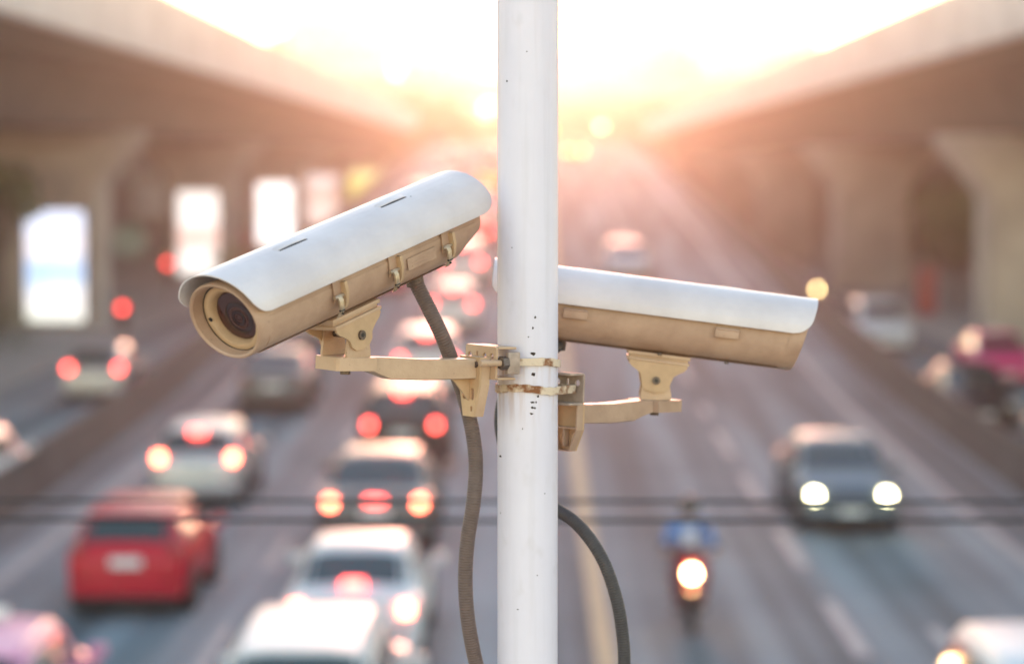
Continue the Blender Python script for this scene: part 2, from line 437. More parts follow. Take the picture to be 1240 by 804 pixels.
# shophouses behind the viaducts
def shop(x, y, L_, h, col, label, s, floors, bays):
    t = empty("shophouse", (x, y, .14), 0, label, "building", "shophouses behind the viaducts")
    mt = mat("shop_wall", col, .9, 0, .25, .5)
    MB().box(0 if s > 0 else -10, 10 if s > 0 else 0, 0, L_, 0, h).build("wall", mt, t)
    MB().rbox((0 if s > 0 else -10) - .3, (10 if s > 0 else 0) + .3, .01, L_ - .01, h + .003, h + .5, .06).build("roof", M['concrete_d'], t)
    me = None; cw = L_ / bays; ch = h / floors
    for i in range(bays):
        for j in range(1, floors):
            if me is None:
                o = MB().box(-.08, .08, -cw * .3, cw * .3, -ch * .28, ch * .28).build("window", glassb, t); me = o.data
            else:
                o = bpy.data.objects.new("window", me); COL.objects.link(o); o.parent = t
            o.location = (0, cw * (i + .5), ch * (j + .5))
    for i in range(bays):
        MB().box(-.1, .1, cw * i + .25, cw * (i + 1) - .25, .05, ch * .78).build("shutter", M['concrete_d'] if i % 2 else M['trim'], t)
        a = s * -1
        MB().prism([(0.0, ch * .84), (a * 1.5, ch * .76), (a * 1.5, ch * .79), (0.0, ch * .9)], 'y', cw * i + .1, cw * (i + 1) - .1).build("awning", random.choice([M['barrier'], P['red'], M['leaf'], M['concrete_d']]), t)
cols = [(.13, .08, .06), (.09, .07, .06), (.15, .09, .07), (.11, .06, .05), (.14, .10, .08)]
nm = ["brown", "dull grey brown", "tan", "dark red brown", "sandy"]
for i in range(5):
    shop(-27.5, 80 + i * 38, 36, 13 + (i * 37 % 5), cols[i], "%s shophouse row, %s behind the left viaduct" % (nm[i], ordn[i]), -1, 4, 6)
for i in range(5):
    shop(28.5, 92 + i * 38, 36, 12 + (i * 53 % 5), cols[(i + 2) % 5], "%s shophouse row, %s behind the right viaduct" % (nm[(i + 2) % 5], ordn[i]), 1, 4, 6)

# ------------------------------------------------------------------ vegetation
def tree(x, y, z0, h, cr, label, mt, n=900, lowcrown=False, cat="tree", name="street_tree", group="trees by the road"):
    rnd = random.Random(int(x * 31 + y * 7))
    t = empty(name, (x, y, z0), 0, label, cat, group)
    th = h * (.35 if lowcrown else .5)
    pts = [(0, 0, 0), (.05 * h * .3, 0, th * .5), (0, .03 * h, th), (0, 0, h * .8)]
    tr = MB(); tr.tube(catmull(pts, 4), lambda i: h * .03 * (1 - i * .06), n=8)
    cl = []
    for k in range(9):
        a = k * 2.4; rr = cr * rnd.uniform(.3, .75); zz = h - cr * rnd.uniform(.2, 1.3) * .8
        c = Vector((math.cos(a) * rr, math.sin(a) * rr, zz)); cl.append((c, cr * rnd.uniform(.3, .5)))
        tr.tube([(0, 0, th * .8), tuple(c * .6 + Vector((0, 0, th * .3))), tuple(c)], lambda i: h * .012 * (1 - i * .3), n=5)
    tr.build("trunk", M['bark'], t)
    m = MB()
    for k in range(n):
        c, r_ = rnd.choice(cl)
        d = Vector((rnd.gauss(0, 1), rnd.gauss(0, 1), rnd.gauss(0, .8))).normalized() * r_ * rnd.uniform(.5, 1.15)
        p = c + d; u = Vector((rnd.gauss(0, 1), rnd.gauss(0, 1), rnd.gauss(0, 1))).normalized(); v = u.orthogonal().normalized()
        sz = h * .035 * rnd.uniform(.6, 1.3)
        m.add([p - u * sz, p + v * sz * .6, p + u * sz, p - v * sz * .6], [(0, 1, 2, 3)])
    m.build("crown", mt, t, smooth=0)
tree(18.2, 104, .14, 5.2, 2.2, "small green tree between the first two right piers", M['leaf'], 800, True)
tree(19.8, 108, .14, 5.8, 2.3, "yellow green tree right behind the nearest right pier gap", M['leaf2'], 800, True)
tree(24.0, 145, .14, 6.8, 2.6, "dark tree behind the second right pier", M['leaf'], 800)
tree(-20.0, 90, .14, 6.3, 1.5, "green tree at the left edge beside the nearest left pier", M['leaf'], 800)
tree(-16.2, 128, .14, 2.3, 1.3, "yellow flowering shrub left of the bright camera front", M['leaf2'], 500, True, "shrub", "shrub", "shrubs under the left viaduct")
tree(-18.3, 82, .14, 1.6, 1.4, "low green shrub on the pavement at the left edge", M['leaf'], 500, True, "shrub", "shrub", "shrubs under the left viaduct")
tree(-10.5, 262, 0, 13.5, 4.0, "distant tree left of the pole in the glow", M['leaf'], 900)
tree(-14.0, 246, 0, 10.5, 3.2, "distant yellow green tree past the left viaduct piers", M['leaf2'], 900)
tree(13.5, 270, 0, 11.0, 3.4, "distant tree right of the pole beside the ramp crest", M['leaf'], 900)

rw = random.Random(11); m = MB()  # tree mass added to cover the bright sky gap under the flyover
for k in range(22000):
    x = rw.uniform(-95, 95); y = rw.uniform(395, 425)
    top = 20 + 5 * math.sin(x * .11) + 3 * math.sin(x * .31 + 1)
    z = 1 + top * math.sqrt(rw.random()) * 1.0
    u = Vector((rw.gauss(0, 1), rw.gauss(0, 1), rw.gauss(0, 1))).normalized(); v = u.orthogonal().normalized(); p = Vector((x, y, z)); sz = rw.uniform(.9, 1.9)
    m.add([p - u * sz, p + v * sz * .8, p + u * sz, p - v * sz * .8], [(0, 1, 2, 3)])
tag(m.build("distant_infill_trees", M['leaf'], smooth=0), kind="stuff")

# ------------------------------------------------------------------ cars
SPEC = {
 'hatch': dict(L=3.9, st=[(-1.93, .74, .80, .82), (-1.86, .83, .98, 1.02), (-1.50, .85, .99, 1.43), (-.7, .86, .96, 1.52), (.15, .86, .94, 1.49), (.42, .86, .93, 1.42), (1.12, .85, .91, .97), (1.68, .82, .79, .83), (1.95, .70, .60, .62)], rg=(1, 2), ws=(5, 6), side=(2, 5), lz=.98, bz=1.44),
 'sedan': dict(L=4.5, st=[(-2.25, .76, .78, .80), (-2.18, .86, .95, .98), (-1.72, .88, .97, 1.03), (-1.05, .88, .97, 1.40), (-.4, .88, .95, 1.46), (.25, .88, .94, 1.43), (.45, .88, .93, 1.38), (1.2, .87, .90, .96), (1.95, .84, .76, .80), (2.25, .72, .58, .60)], rg=(2, 3), ws=(6, 7), side=(3, 6), lz=.86, bz=1.11),
 'suv': dict(L=4.5, st=[(-2.25, .80, .85, .87), (-2.18, .88, 1.10, 1.14), (-1.92, .90, 1.12, 1.66), (-1.0, .91, 1.08, 1.74), (.1, .91, 1.05, 1.72), (.4, .91, 1.04, 1.64), (1.1, .90, 1.02, 1.10), (1.9, .88, .95, 1.0), (2.25, .78, .70, .72)], rg=(1, 2), ws=(5, 6), side=(2, 5), lz=1.0, bz=1.66),
}
def sec(st, kb=1.0):
    y, w_, b, r = st; zb = .22 + (.1 if abs(y) > 1.8 else 0); lift = max(0, min(1, (r - b) / .4)); wr = w_ * (.80 - .06 * lift)
    half = [(w_ * .86, zb), (w_ * .97, zb + .10), (w_, (zb + b) / 2), (w_ * .99, b - .10), (w_ * .95, b), (wr * (1 + .03), max(b + .005, r - .10 * lift - .01)), (wr * .86, r), (wr * .4, r + .02)]
    return half
def make_car(kind, pnt, x, y, label, away=True, brake='brake', head=None, third=True, zoff=None, taxi=None, group="vehicles on the road", z=None, sc_=1.0, lamp_raise=0, lowthird=False, pitch=0.0, yaw=0.0):
    S = SPEC[kind]; st = S['st']; zr = road_z(y) if z is None else z
    name = "parked_car" if False else {"hatch": "hatchback_car", "sedan": "sedan_car", "suv": "suv_car"}[kind]
    t = empty(name, (x, y, zr), (0 if away else math.pi) + yaw, label, "car", group)
    if pitch: t.rotation_euler[0] = pitch if away else -pitch
    t.scale = (sc_, sc_, sc_)
    # body
    dense = []
    for a, b in zip(st, st[1:]):
        for k in range(2): dense.append(tuple(a[i] + (b[i] - a[i]) * k / 2 for i in range(4)))
    dense.append(st[-1])
    secs = []
    for q in dense:
        h = sec(q); secs.append([(a, q[0], b) for a, b in h] + [(-a, q[0], b) for a, b in reversed(h)])
    body = MB().loft(secs).build("body", pnt, t, smooth=35)
    # glass from the same surfaces
    def top_panel(i, j, f0, f1, wf, nm):
        a, b = st[i], st[j]; m = MB(); rows = []
        for f in (f0, (f0 + f1) / 2, f1):
            q = tuple(a[k] + (b[k] - a[k]) * f for k in range(4)); h = sec(q); wr = h[6][0]
            rows.append([(sx * wr * wf * 1.15, q[0], q[3] + .012 + (.018 if abs(sx) < .6 else -.022)) for sx in (-1, -.5, 0, .5, 1)])
        nrm = 1 if b[0] > 0 else -1
        rows2 = [[(p[0], p[1], p[2] - .03) for p in r_] for r_ in rows]
        m.loft([rows[0] + rows2[0][::-1], rows[1] + rows2[1][::-1], rows[2] + rows2[2][::-1]])
        return m.build(nm, M['glass'], t)
    i, j = S['rg']; top_panel(i, j, .08, .88, .98, "rear_window")
    i, j = S['ws']; top_panel(i, j, .08, .92, 1.0, "windscreen")
    a, b = S['side']
    for s in (-1, 1):
        ya, yb = st[a][0] + .05, st[b][0] + .25; mid = (ya + yb) / 2 - .05
        for (u0, u1) in ((ya, mid - .05), (mid + .05, yb)):
            rows = []
            for u in (u0, (u0 + u1) / 2, u1):
                for p_, q_ in zip(st, st[1:]):
                    if p_[0] <= u <= q_[0]:
                        f = (u - p_[0]) / (q_[0] - p_[0]); q = tuple(p_[k] + (q_[k] - p_[k]) * f for k in range(4)); break
                h = sec(q); A, B = Vector(h[4]), Vector(h[5])
                lo, hi = A + (B - A) * .10, A + (B - A) * .92
                rows.append([(s * (lo[0] + .010), u, lo[1]), (s * (hi[0] + .010), u, hi[1]), (s * (hi[0] - .01), u, hi[1]), (s * (lo[0] - .01), u, lo[1])])
            MB().loft(rows).build("side_window", M['glass'], t)
    # bumpers
    for s, q in ((-1, st[0]), (1, st[-1])):
        wd = q[1] + .06
        MB().rbox(-wd, wd, q[0] - .06 if s < 0 else q[0] - .12, q[0] + .12 if s < 0 else q[0] + .06, .30, .52, .05).build("bumper", pnt, t)
        MB().rbox(-wd * .93, wd * .93, q[0] - .045 if s < 0 else q[0] - .12, q[0] + .12 if s < 0 else q[0] + .045, .17, .302, .03).build("lower_lip", M['trim'], t)
    MB().box(-.5, .5, st[-1][0] + .0, st[-1][0] + .045, .56, .62).build("grille", M['trim'], t)
    pl_z = S['lz'] - .17
    MB().box(-.22, .22, st[0][0] - .075, st[0][0] - .0, pl_z - .08, pl_z + .05).build("number_plate", M['plate'], t)
    MB().box(-.2, .2, st[-1][0] + .062, st[-1][0] + .075, .36, .47).build("number_plate", M['plate'], t)
    # wheels
    for sx in (-1, 1):
        for wy in (-S['L'] * .30, S['L'] * .31):
            wx = sx * (st[4][1] - .125)
            MB().cyl((wx, wy, .34), (sx * (st[4][1] + .012), wy, .34), .375, n=24).build("wheel_arch", M['trim'], t)
            wh = MB().lathe([(-.11, .20), (-.11, .29), (-.08, .32), (.08, .32), (.11, .29), (.11, .20)], 'x', 24); wh.build("wheel", M['tyre'], t).location = (wx, wy, .32)
            wo = [c for c in t.children][-1]; wo.location.x += sx * .022
            r_ = MB().cyl((sx * .085, 0, 0), (sx * .118, 0, 0), .2, n=16).build("rim", M['rim'], wo)
    # mirrors
    for sx in (-1, 1):
        MB().rbox(sx * (st[4][1] + .10) - .1, sx * (st[4][1] + .10) + .1, st[S['ws'][0]][0] + .32, st[S['ws'][0]][0] + .42, .93, 1.08, .03).build("door_mirror", pnt, t)
    # lamps
    lz = S['lz'] + lamp_raise; ry = st[1][0]
    bm_ = M[brake] if brake else M['lampoff']
    for sx in (-1, 1):
        MB().rbox(sx * .68 - .075, sx * .68 + .075, ry - .10, ry + .06, lz - .09, lz + .07, .03).build("tail_lamp", bm_, t)
        hm = M[head] if head else M['clearoff']
        MB().rbox(sx * .61 - .08, sx * .61 + .08, st[-1][0] - .22, st[-1][0] + .02, .60, .74, .03).build("headlamp", hm, t)
        MB().box(sx * .62 - .07, sx * .62 + .07, ry - .135, ry - .12, .55, .60).build("reflector", M['lampoff'], t)
    if third and brake:
        f = {'hatch': -1.60, 'sedan': -1.80, 'suv': -2.04}[kind]; bzz = S['bz']
        if lowthird: f, bzz = -2.19, .89
        MB().rbox(-.13, .13, f - .09, f + .02, bzz - .06, bzz + .03, .01).build("brake_lamp", M['brake'], t)
    if taxi:
        MB().rbox(-.22, .22, -.35, -.2, st[3][3] + .02, st[3][3] + .16, .03).build("roof_sign", M['plate'], t)
    return t
LP_ = "queuing cars on the left lanes"
make_car('hatch', P['red'], -5.7, 35.5, "red hatchback with white number plate, rear towards us", brake=None, group=LP_)
make_car('hatch', P['silver'], -6.2, 46.1, "silver hatchback with three brake lamps lit ahead of the red car", group=LP_, brake='brake_hot')
make_car('sedan', P['grey'], -2.55, 41.2, "dark grey sedan with three brake lamps in a low row", group=LP_, brake='brake_hot', sc_=1.07, lowthird=True)
make_car('sedan', P['white'], -2.25, 31.9, "white sedan with brake lamps lit behind the dark grey sedan", group=LP_, brake='brake_hot')
make_car('suv', P['white'], -2.25, 25.0, "white suv with dark rear window at the bottom edge", group=LP_, brake=None)
make_car('hatch', P['pink'], -5.75, 25.5, "pink taxi at the bottom left corner", group=LP_, brake=None, taxi=True, lamp_raise=.12)
make_car('suv', P['black'], -2.65, 51.2, "black suv with white reflected sky on its rear window ahead of dark sedan", group=LP_)
make_car('sedan', P['grey'], -6.4, 61.5, "dark grey sedan below the tilted camera, ahead of the silver hatchback", group=LP_, brake=None)
make_car('suv', P['white'], -2.75, 64.5, "white suv with red lamps seen just under the bracket arm", group=LP_)
far = [('sedan', 'silver', -6.3, 77, 'silver sedan climbing the ramp in the outer queue'), ('hatch', 'magenta', -5.6, 92, 'magenta taxi on the ramp below the bright camera'),
       ('hatch', 'white', -2.6, 80, 'white hatchback on the ramp behind the curved conduit'), ('suv', 'white', -2.7, 95, 'white van like car higher on the ramp by the pole'),
       ('sedan', 'silver', -6.1, 110, 'silver sedan far up the ramp, outer queue'), ('sedan', 'red', -2.6, 111, 'red sedan far up the ramp beside the pole'),
       ('hatch', 'white', -2.7, 128, 'small white hatchback near the top of the ramp queue'), ('suv', 'silver', -5.9, 130, 'silver suv near the top of the outer queue'),
       ('sedan', 'yellow', -2.6, 150, 'yellow taxi near the ramp crest left of the pole'), ('sedan', 'white', -5.8, 152, 'white sedan near the ramp crest, outer queue'),
       ('suv', 'magenta', -2.7, 172, 'magenta suv at the ramp crest left of the pole'), ('hatch', 'silver', -5.7, 178, 'silver hatchback at the ramp crest, outer queue')]
for k, pc, x, y, lb in far:
    make_car(k, P[pc], x, y, lb, group=LP_, pitch=math.atan((road_z(y + 1.5) - road_z(y - 1.5)) / 3))
RP_ = "oncoming vehicles on the right lanes"
make_car('sedan', P['blue'], 5.48, 43.6, "dark blue grey car with both headlamps lit, oncoming", away=False, brake=None, head='head', group=RP_, sc_=1.02)
make_car('suv', P['white'], 5.0, 22.6, "white car whose roof shows at the bottom right corner", away=False, brake=None, group=RP_)
make_car('sedan', P['silver'], 3.7, 97, "distant white car alone on the empty right lanes", away=False, brake=None, group=RP_, pitch=.055)
make_car('sedan', P['yellow'], 3.4, 196, "distant yellow taxi just right of the pole", away=False, brake=None, group=RP_, head='lamp_y', pitch=.045)
FP_ = "cars on the side roads"
make_car('hatch', P['silver'], -11.75, 66.3, "small pale hatchback with red tail lamps on the left side road", z=0, group=FP_, brake='brake', third=False)
make_car('hatch', P['white'], -10.55, 45.0, "white car cut by the left edge behind the barrier", z=0, group=FP_, brake=None)
make_car('suv', P['white'], 12.0, 84, "white car in front of the red box on the right side road", away=False, z=0, group=FP_, brake=None)
make_car('sedan', P['black'], 10.85, 60, "dark car with one lamp glinting behind the right barrier", away=False, z=0, group=FP_, brake=None, head=None)
make_car('sedan', P['pinkred'], 13.7, 71.5, "magenta taxi at the right edge under the viaduct", away=False, z=0, group=FP_, brake=None, taxi=True)
make_car('hatch', P['silver'], 11.4, 50.0, "silver car cut by the right edge behind the barrier", away=False, z=0, group=FP_, brake=None)

# ------------------------------------------------------------------ motorcycles and riders
def skin_body(name, nodes, edges, mt, parent, sub=2):
    me = bpy.data.meshes.new(name); me.from_pydata([n[0] for n in nodes], edges, [])
    o = bpy.data.objects.new(name, me); COL.objects.link(o); o.parent = parent
    sk = o.modifiers.new("skin", 'SKIN'); sk.use_smooth_shade = True
    if not me.skin_vertices: 
        bpy.context.view_layer.objects.active = o
    lay = me.skin_vertices[0].data if me.skin_vertices else None
    if lay:
        for i, n in enumerate(nodes):
            r_ = n[1]; lay[i].radius = (r_, r_) if not isinstance(r_, tuple) else r_
        lay[0].use_root = True
    ss = o.modifiers.new("sub", 'SUBSURF'); ss.levels = sub; ss.render_levels = sub
    me.materials.append(mt); return o
jack = mat("blue_jacket", (.07, .20, .48), .85, 0, .2, 15); shirt = mat("pale_shirt", (.55, .55, .62), .85)
jeans = mat("dark_red_trousers", (.16, .03, .04), .85, 0, .2, 15); helm = mat("black_helmet", (.02, .02, .022), .25, coat=.6)
fair = mat("red_fairing", (.36, .02, .03), .3, coat=.6)
def motorcycle(x, y, z, label, rlabel, hm, yaw=math.pi):
    t = empty("motorcycle", (x, y, z), yaw, label, "motorcycle", "oncoming motorcycles")
    for wy in (-.62, .66):
        o = MB().lathe([(-.045, .20), (-.05, .25), (-.03, .29), (.03, .29), (.05, .25), (.045, .20)], 'x', 28).build("wheel", M['tyre'], t); o.location = (0, wy, .29)
        MB().cyl((-.02, 0, 0), (.02, 0, 0), .19, n=16).build("rim", M['rim'], o)
    f = MB()
    for s in (-1, 1): f.cyl((s * .08, .66, .29), (s * .07, .42, .95), .02, n=8)
    f.build("fork", M['steel'], t)
    MB().loft([[(s1 * a, yy, zz) for s1, zz in ((-1, z0), (1, z0), (1, z1), (-1, z1))] for yy, a, z0, z1 in ((-.75, .08, .62, .78), (-.4, .14, .40, .76), (.0, .13, .25, .60), (.22, .10, .28, .55))]).build("engine_body", fair, t)
    MB().loft([[(s1 * a, yy, zz) for s1, zz in ((-.7, z0), (.7, z0), (1, z1), (-1, z1))] for yy, a, z0, z1 in ((.22, .16, .30, .82), (.40, .19, .50, .98), (.54, .10, .66, .98))]).build("front_fairing", fair, t)
    MB().rbox(-.14, .14, -.78, .0, .762, .84, .03).build("seat", M['trim'], t)
    MB().tube([(-.36, .30, 1.02), (-.2, .40, 1.0), (0, .42, .98), (.2, .40, 1.0), (.36, .30, 1.02)], .014, 8).build("handlebar", M['trim'], t)
    MB().cyl((0, .52, .80), (0, .585, .80), .085, n=20).build("headlamp", hm, t)
    MB().rbox(-.075, .075, .40, .88, .585, .615, .01).build("front_mudguard", fair, t)
    MB().rbox(-.09, .09, -.86, -.79, .66, .74, .015).build("tail_lamp", M['lampoff'], t)
    for s in (-1, 1): MB().rbox(s * .36 - .06, s * .36 + .06, .36, .38, 1.12, 1.2, .008).build("mirror", M['trim'], t)
    p = empty("person", (x, y, z), yaw, rlabel, "person", "motorcycle riders")
    # one continuous skinned body: pelvis root, seated, arms to the grips, feet on pegs
    N = [((0, -.22, .92), .15), ((0, -.20, 1.12), .145), ((0, -.13, 1.32), .155), ((0, -.09, 1.42), .09), ((0, -.06, 1.50), .055), ((0, -.04, 1.58), .085), ((0, -.03, 1.66), .09)]
    E = [(i, i + 1) for i in range(6)]
    for s in (-1, 1):
        b = len(N)
        N += [((s * .19, -.10, 1.37), .07), ((s * .30, .0, 1.17), .05), ((s * .33, .22, 1.06), .038), ((s * .33, .27, 1.055), .035)]
        E += [(2, b), (b, b + 1), (b + 1, b + 2), (b + 2, b + 3)]
        for k in range(4):
            c = len(N); xx = s * (.285 + k * .024); ln = (.03, .036, .034, .026)[k]
            N += [((xx, .29, 1.052), .011), ((xx, .305 + ln * .5, 1.03), .010), ((xx, .30, 1.0), .009)]
            E += [(b + 3, c), (c, c + 1), (c + 1, c + 2)]
        c = len(N); N += [((s * .265, .27, 1.03), .011), ((s * .26, .30, 1.005), .010)]; E += [(b + 3, c), (c, c + 1)]
        b = len(N)
        N += [((s * .10, -.12, .90), .10), ((s * .20, .22, .80), .075), ((s * .17, .08, .42), .052), ((s * .17, .10, .30), .04), ((s * .18, .24, .27), .038)]
        E += [(0, b), (b, b + 1), (b + 1, b + 2), (b + 2, b + 3), (b + 3, b + 4)]
    skin_body("body", N, E, M['skin'], p)
    # jacket, trousers, helmet fit over the body
    J = [((0, -.22, .95), .17), ((0, -.20, 1.12), .17), ((0, -.13, 1.32), .18), ((0, -.09, 1.43), .09)]; JE = [(0, 1), (1, 2), (2, 3)]
    for s in (-1, 1):
        b = len(J); J += [((s * .20, -.10, 1.37), .088), ((s * .305, .0, 1.17), .068), ((s * .33, .20, 1.065), .052)]
        JE += [(2, b), (b, b + 1), (b + 1, b + 2)]
    skin_body("jacket", J, JE, jack, p)
    T = [((0, -.23, .90), .165)]; TE = []
    for s in (-1, 1):
        b = len(T); T += [((s * .10, -.12, .90), .115), ((s * .20, .23, .80), .09), ((s * .17, .08, .42), .068), ((s * .17, .10, .33), .06)]
        TE += [(0, b), (b, b + 1), (b + 1, b + 2), (b + 2, b + 3)]
    skin_body("trousers", T, TE, jeans, p)
    MB().rbox(-.09, .09, -.005, .02, 1.08, 1.36, .01).build("shirt_front", shirt, p)
    h = MB(); prof = []
    for k in range(13):
        a = -math.pi * .36 + (math.pi * .86) * k / 12; prof.append((1.655 + math.sin(a) * .145, math.cos(a) * .135 + .0005))
    hm_ = MB(Matrix.Translation((0, -.03, 0))).lathe(prof, 'z', 24); hm_.build("helmet", helm, p)
    MB().rbox(-.085, .085, .085, .115, 1.60, 1.70, .012).build("visor", M['glass'], p)
    for s in (-1, 1): MB().rbox(s * .18 - .045, s * .18 + .045, .06, .32, .225, .31, .02).build("shoe", M['trim'], p)
    return t
motorcycle(2.17, 33.2, 0, "red and black motorcycle with bright round headlamp, oncoming by the centre line", "person in blue jacket and dark helmet riding the oncoming motorcycle", M['head_w'])
motorcycle(13.0, 111, 0, "distant motorcycle with yellow headlamp at the right camera's tip", "distant rider on the motorcycle behind the right camera's tip", M['lamp_y'])

# ------------------------------------------------------------------ signals, signs, lamps
def post_sign(x, y, z0, h, r_, mt, label, name="road_sign", shape='disc', cat="sign", post=True):
    t = empty(name, (x, y, z0), 0, label, cat)
    MB().cyl((0, 0, 0), (0, 0, h - (r_ if shape != 'disc' else 0)), .05, n=10).build("post", M['rim'], t)
    if shape == 'disc': MB().cyl((0, -.06, h), (0, -.12, h), r_, n=28).build("sign_face", mt, t)
    else: MB().rbox(-r_, r_, -.13, -.06, h - r_, h + r_, .03).build("sign_face", mt, t)
    return t
def signal(x, y, z0, h, label, lit=M['red_sig'], pos=0):
    t = empty("traffic_signal", (x, y, z0), 0, label, "traffic light", "red signals under the left viaduct")
    MB().cyl((0, 0, 0), (0, 0, h - .3), .06, n=10).build("post", M['trim'], t)
    MB().rbox(-.2, .2, -.12, .12, h - .9, h + .25, .04).build("signal_case", M['trim'], t)
    for k in range(3):
        MB().cyl((0, -.12, h - k * .36), (0, -.16, h - k * .36), .13, n=20).build("signal_lamp", lit if k == pos else M['trim'], t)
signal(-16.6, 110, .14, 1.85, "traffic signal glowing red left of the camera lens")
signal(-15.3, 90, .14, .97, "low red warning light beside the nearest left pier")
green = mat("green_sign_paint", (.10, .28, .22), .5, col2=(.4, .5, .45), scale=2); reds = mat("red_sign_paint", (.30, .008, .02), .4)
gsn = mat("grey_sign_paint", (.45, .42, .42), .5)
post_sign(-18.0, 108, .14, 2.9, .75, green, "pale green and white round sign behind the red signals")
post_sign(-18.9, 119, .14, 4.6, .8, gsn, "grey square notice high between the first two left piers", shape='sq')
post_sign(-18.1, 148, .14, 1.5, 1.0, reds, "red board between the second and third left piers", shape='sq')
def box_thing():
    t = empty("post_box", (16.6, 102, .14), 0, "tall red box standing beside the nearest right pier", "box")
    MB().rbox(-.4, .4, -.35, .35, 0, 1.75, .06).build("cabinet", reds, t)
    MB().rbox(-.48, .48, -.43, .43, 1.753, 1.95, .05).build("cap", reds, t)
    MB().box(-.25, .25, -.37, -.345, 1.3, 1.38).build("slot", M['trim'], t)
box_thing()
def street_lamp(x, y, z0, h, hd, label, mt):
    t = empty("street_lamp", (x, y, z0), 0, label, "street lamp", "lit street lamps")
    MB().tube(catmull([(0, 0, 0), (0, 0, h * .8), (0, -.2, h * .98), (-.3 if x > 0 else .3, -.6, h)], 5), .07, 8).build("post", M['rim'], t)
    sx = -.3 if x > 0 else .3
    MB().rbox(sx - .2, sx + .2, -1.1, -.4, h - .02, h + .12, .03).build("lamp_head", M['rim'], t)
    MB().lathe([(h - .22, .05), (h - .18, hd * .8), (h - .1, hd), (h - .03, hd * .9)], 'z', 16).build("bulb", mt, t).location = (sx, -.75, 0)
street_lamp(7.4, 252, 9.0, 1.7, .32, "amber street lamp at the ramp crest right of the pole", M['lamp_y'])
street_lamp(19.6, 190, .14, 3.2, .22, "pale pink lamp between the far right piers", glow("lit_pink_lamp", (1, .7, .6), 3))
# railing beyond the right pavement
fe = empty("railing", (23.6, 86, .14), 0, "grey vertical bar railing behind the nearest right pier", "railing")
me = None
for k in range(60):
    if me is None: o = MB().box(-.03, .03, -.03, .03, 0, 2.2).build("bar", M['rim'], fe); me = o.data
    else: o = bpy.data.objects.new("bar", me); COL.objects.link(o); o.parent = fe
    o.location = (0, k * .75, 0)
for z in (.25, 2.1): MB().box(-.045, .045, -.1, 44.4, z, z + .07).build("rail", M['rim'], fe)

# overhead cables in the gap between footbridge and road
for dz, y, th, lb in ((0, 7.8, .0058, "upper of two black cables crossing in front of the road"), (-.064, 7.9, .0066, "lower of two black cables crossing in front of the road")):
    z = CAMZ - (608 - 204) * y / F + dz
    pts = [(-5 + i * .5, y, z - .006 * math.cos((i - 10) / 10 * 1.5) + .004) for i in range(21)]
    o = MB().tube(pts, th, 8).build("overhead_cable", M['cable']); tag(o, lb, "cable", "overhead cables")

# ================================================================== FOREGROUND
PX, PY, PR_ = (639 - 645) * 4 / F, 4.0, .0503
deck = empty("footbridge", (0, 1.5, 4.55), 0, "footbridge deck that carries the white pole", "footbridge")
MB().rbox(-6, 6, -3, 2.9, 0, .18, .02).build("deck", M['concrete'], deck)
MB().rbox(-6, 6, 2.9 - .12, 2.9, .183, .33, .01).build("edge_upstand", M['concrete'], deck)

pole = empty("white_pole", (PX, PY, 4.73), 0, "tall white painted steel pole in the middle carrying both cameras", "pole")
MB().lathe([(0, PR_), (.5, PR_), (1.0, PR_), (1.5, PR_), (2.0, PR_), (3.2, PR_)], 'z', 96).build("shaft", M['pole'], pole)
MB().lathe([(0, .11), (.012, .11), (.014, .053), (.03, .053)], 'z', 48).build("base_flange", M['pole'], pole)
chips = [(645.6, 428.6, 9, 5), (646, 453.7, 6, 5), (651.6, 480.6, 3, 4), (645, 487.8, 6, 2.5), (649.3, 487.6, 2, 4), (645, 494, 4, 3), (648, 494.8, 2.5, 3), (644, 501.6, 5, 3),
         (605.6, 556, 8, 3), (648, 384.5, 3, 4), (645.5, 397, 2.5, 4), (614, 99, 2.5, 3), (638, 64, 2, 2), (640, 408, 2, 2), (633, 520, 2, 2), (620, 300, 1.6, 2), (660, 600, 2, 2), (606, 626, 2, 2.2), (651, 700, 1.8, 2), (627, 742, 3, 1.6)]
rc = random.Random(3)
for (px, py, wpx, hpx) in chips:
    dx = (px - 639) * (4 - PR_) / F; th0 = math.asin(max(-.97, min(.97, dx / PR_)))
    z = CAMZ - (py - 204) * (4 - PR_) / F - 4.73; n = 9; ring = []; top = []
    for k in range(n):
        a = 2 * math.pi * k / n; rr = rc.uniform(.55, 1.1)
        th = th0 + rr * math.cos(a) * wpx / 2 / 741 / PR_; zz = z + rr * math.sin(a) * hpx / 2 / 741
        ring.append((math.sin(th) * (PR_ + .0003), -math.cos(th) * (PR_ + .0003), zz))
    inner = [(p[0] * .999, p[1] * .999, p[2]) for p in ring]
    MB().loft([inner, ring]).build("paint_chip", M['chip'], pole, smooth=0)

# ------------------------------------------------------------------ support brackets
def holed_plate(outer, holes, x0, x1):
    """extruded outline in the YZ plane with real through-holes"""
    from mathutils.geometry import tessellate_polygon
    loops = [outer] + holes; flat = [p for l in loops for p in l]
    tris = tessellate_polygon([[Vector((p[0], p[1], 0)) for p in l] for l in loops])
    n = len(flat); m = MB()
    vs_ = [(x0, *p) for p in flat] + [(x1, *p) for p in flat]; fs = [tuple(t_) for t_ in tris] + [tuple(n + i for i in t_[::-1]) for t_ in tris]
    k = 0
    for l in loops:
        for i in range(len(l)):
            j = (i + 1) % len(l); fs.append((k + i, k + j, n + k + j, n + k + i))
        k += len(l)
    return m.add(vs_, fs)
def oval(cy_, cz_, r, h=0, n=18):
    return [(cy_ + r * math.cos(2 * math.pi * k / n), cz_ + r * math.sin(2 * math.pi * k / n) + (h if math.sin(2 * math.pi * k / n) > 0 else -h)) for k in range(n)]
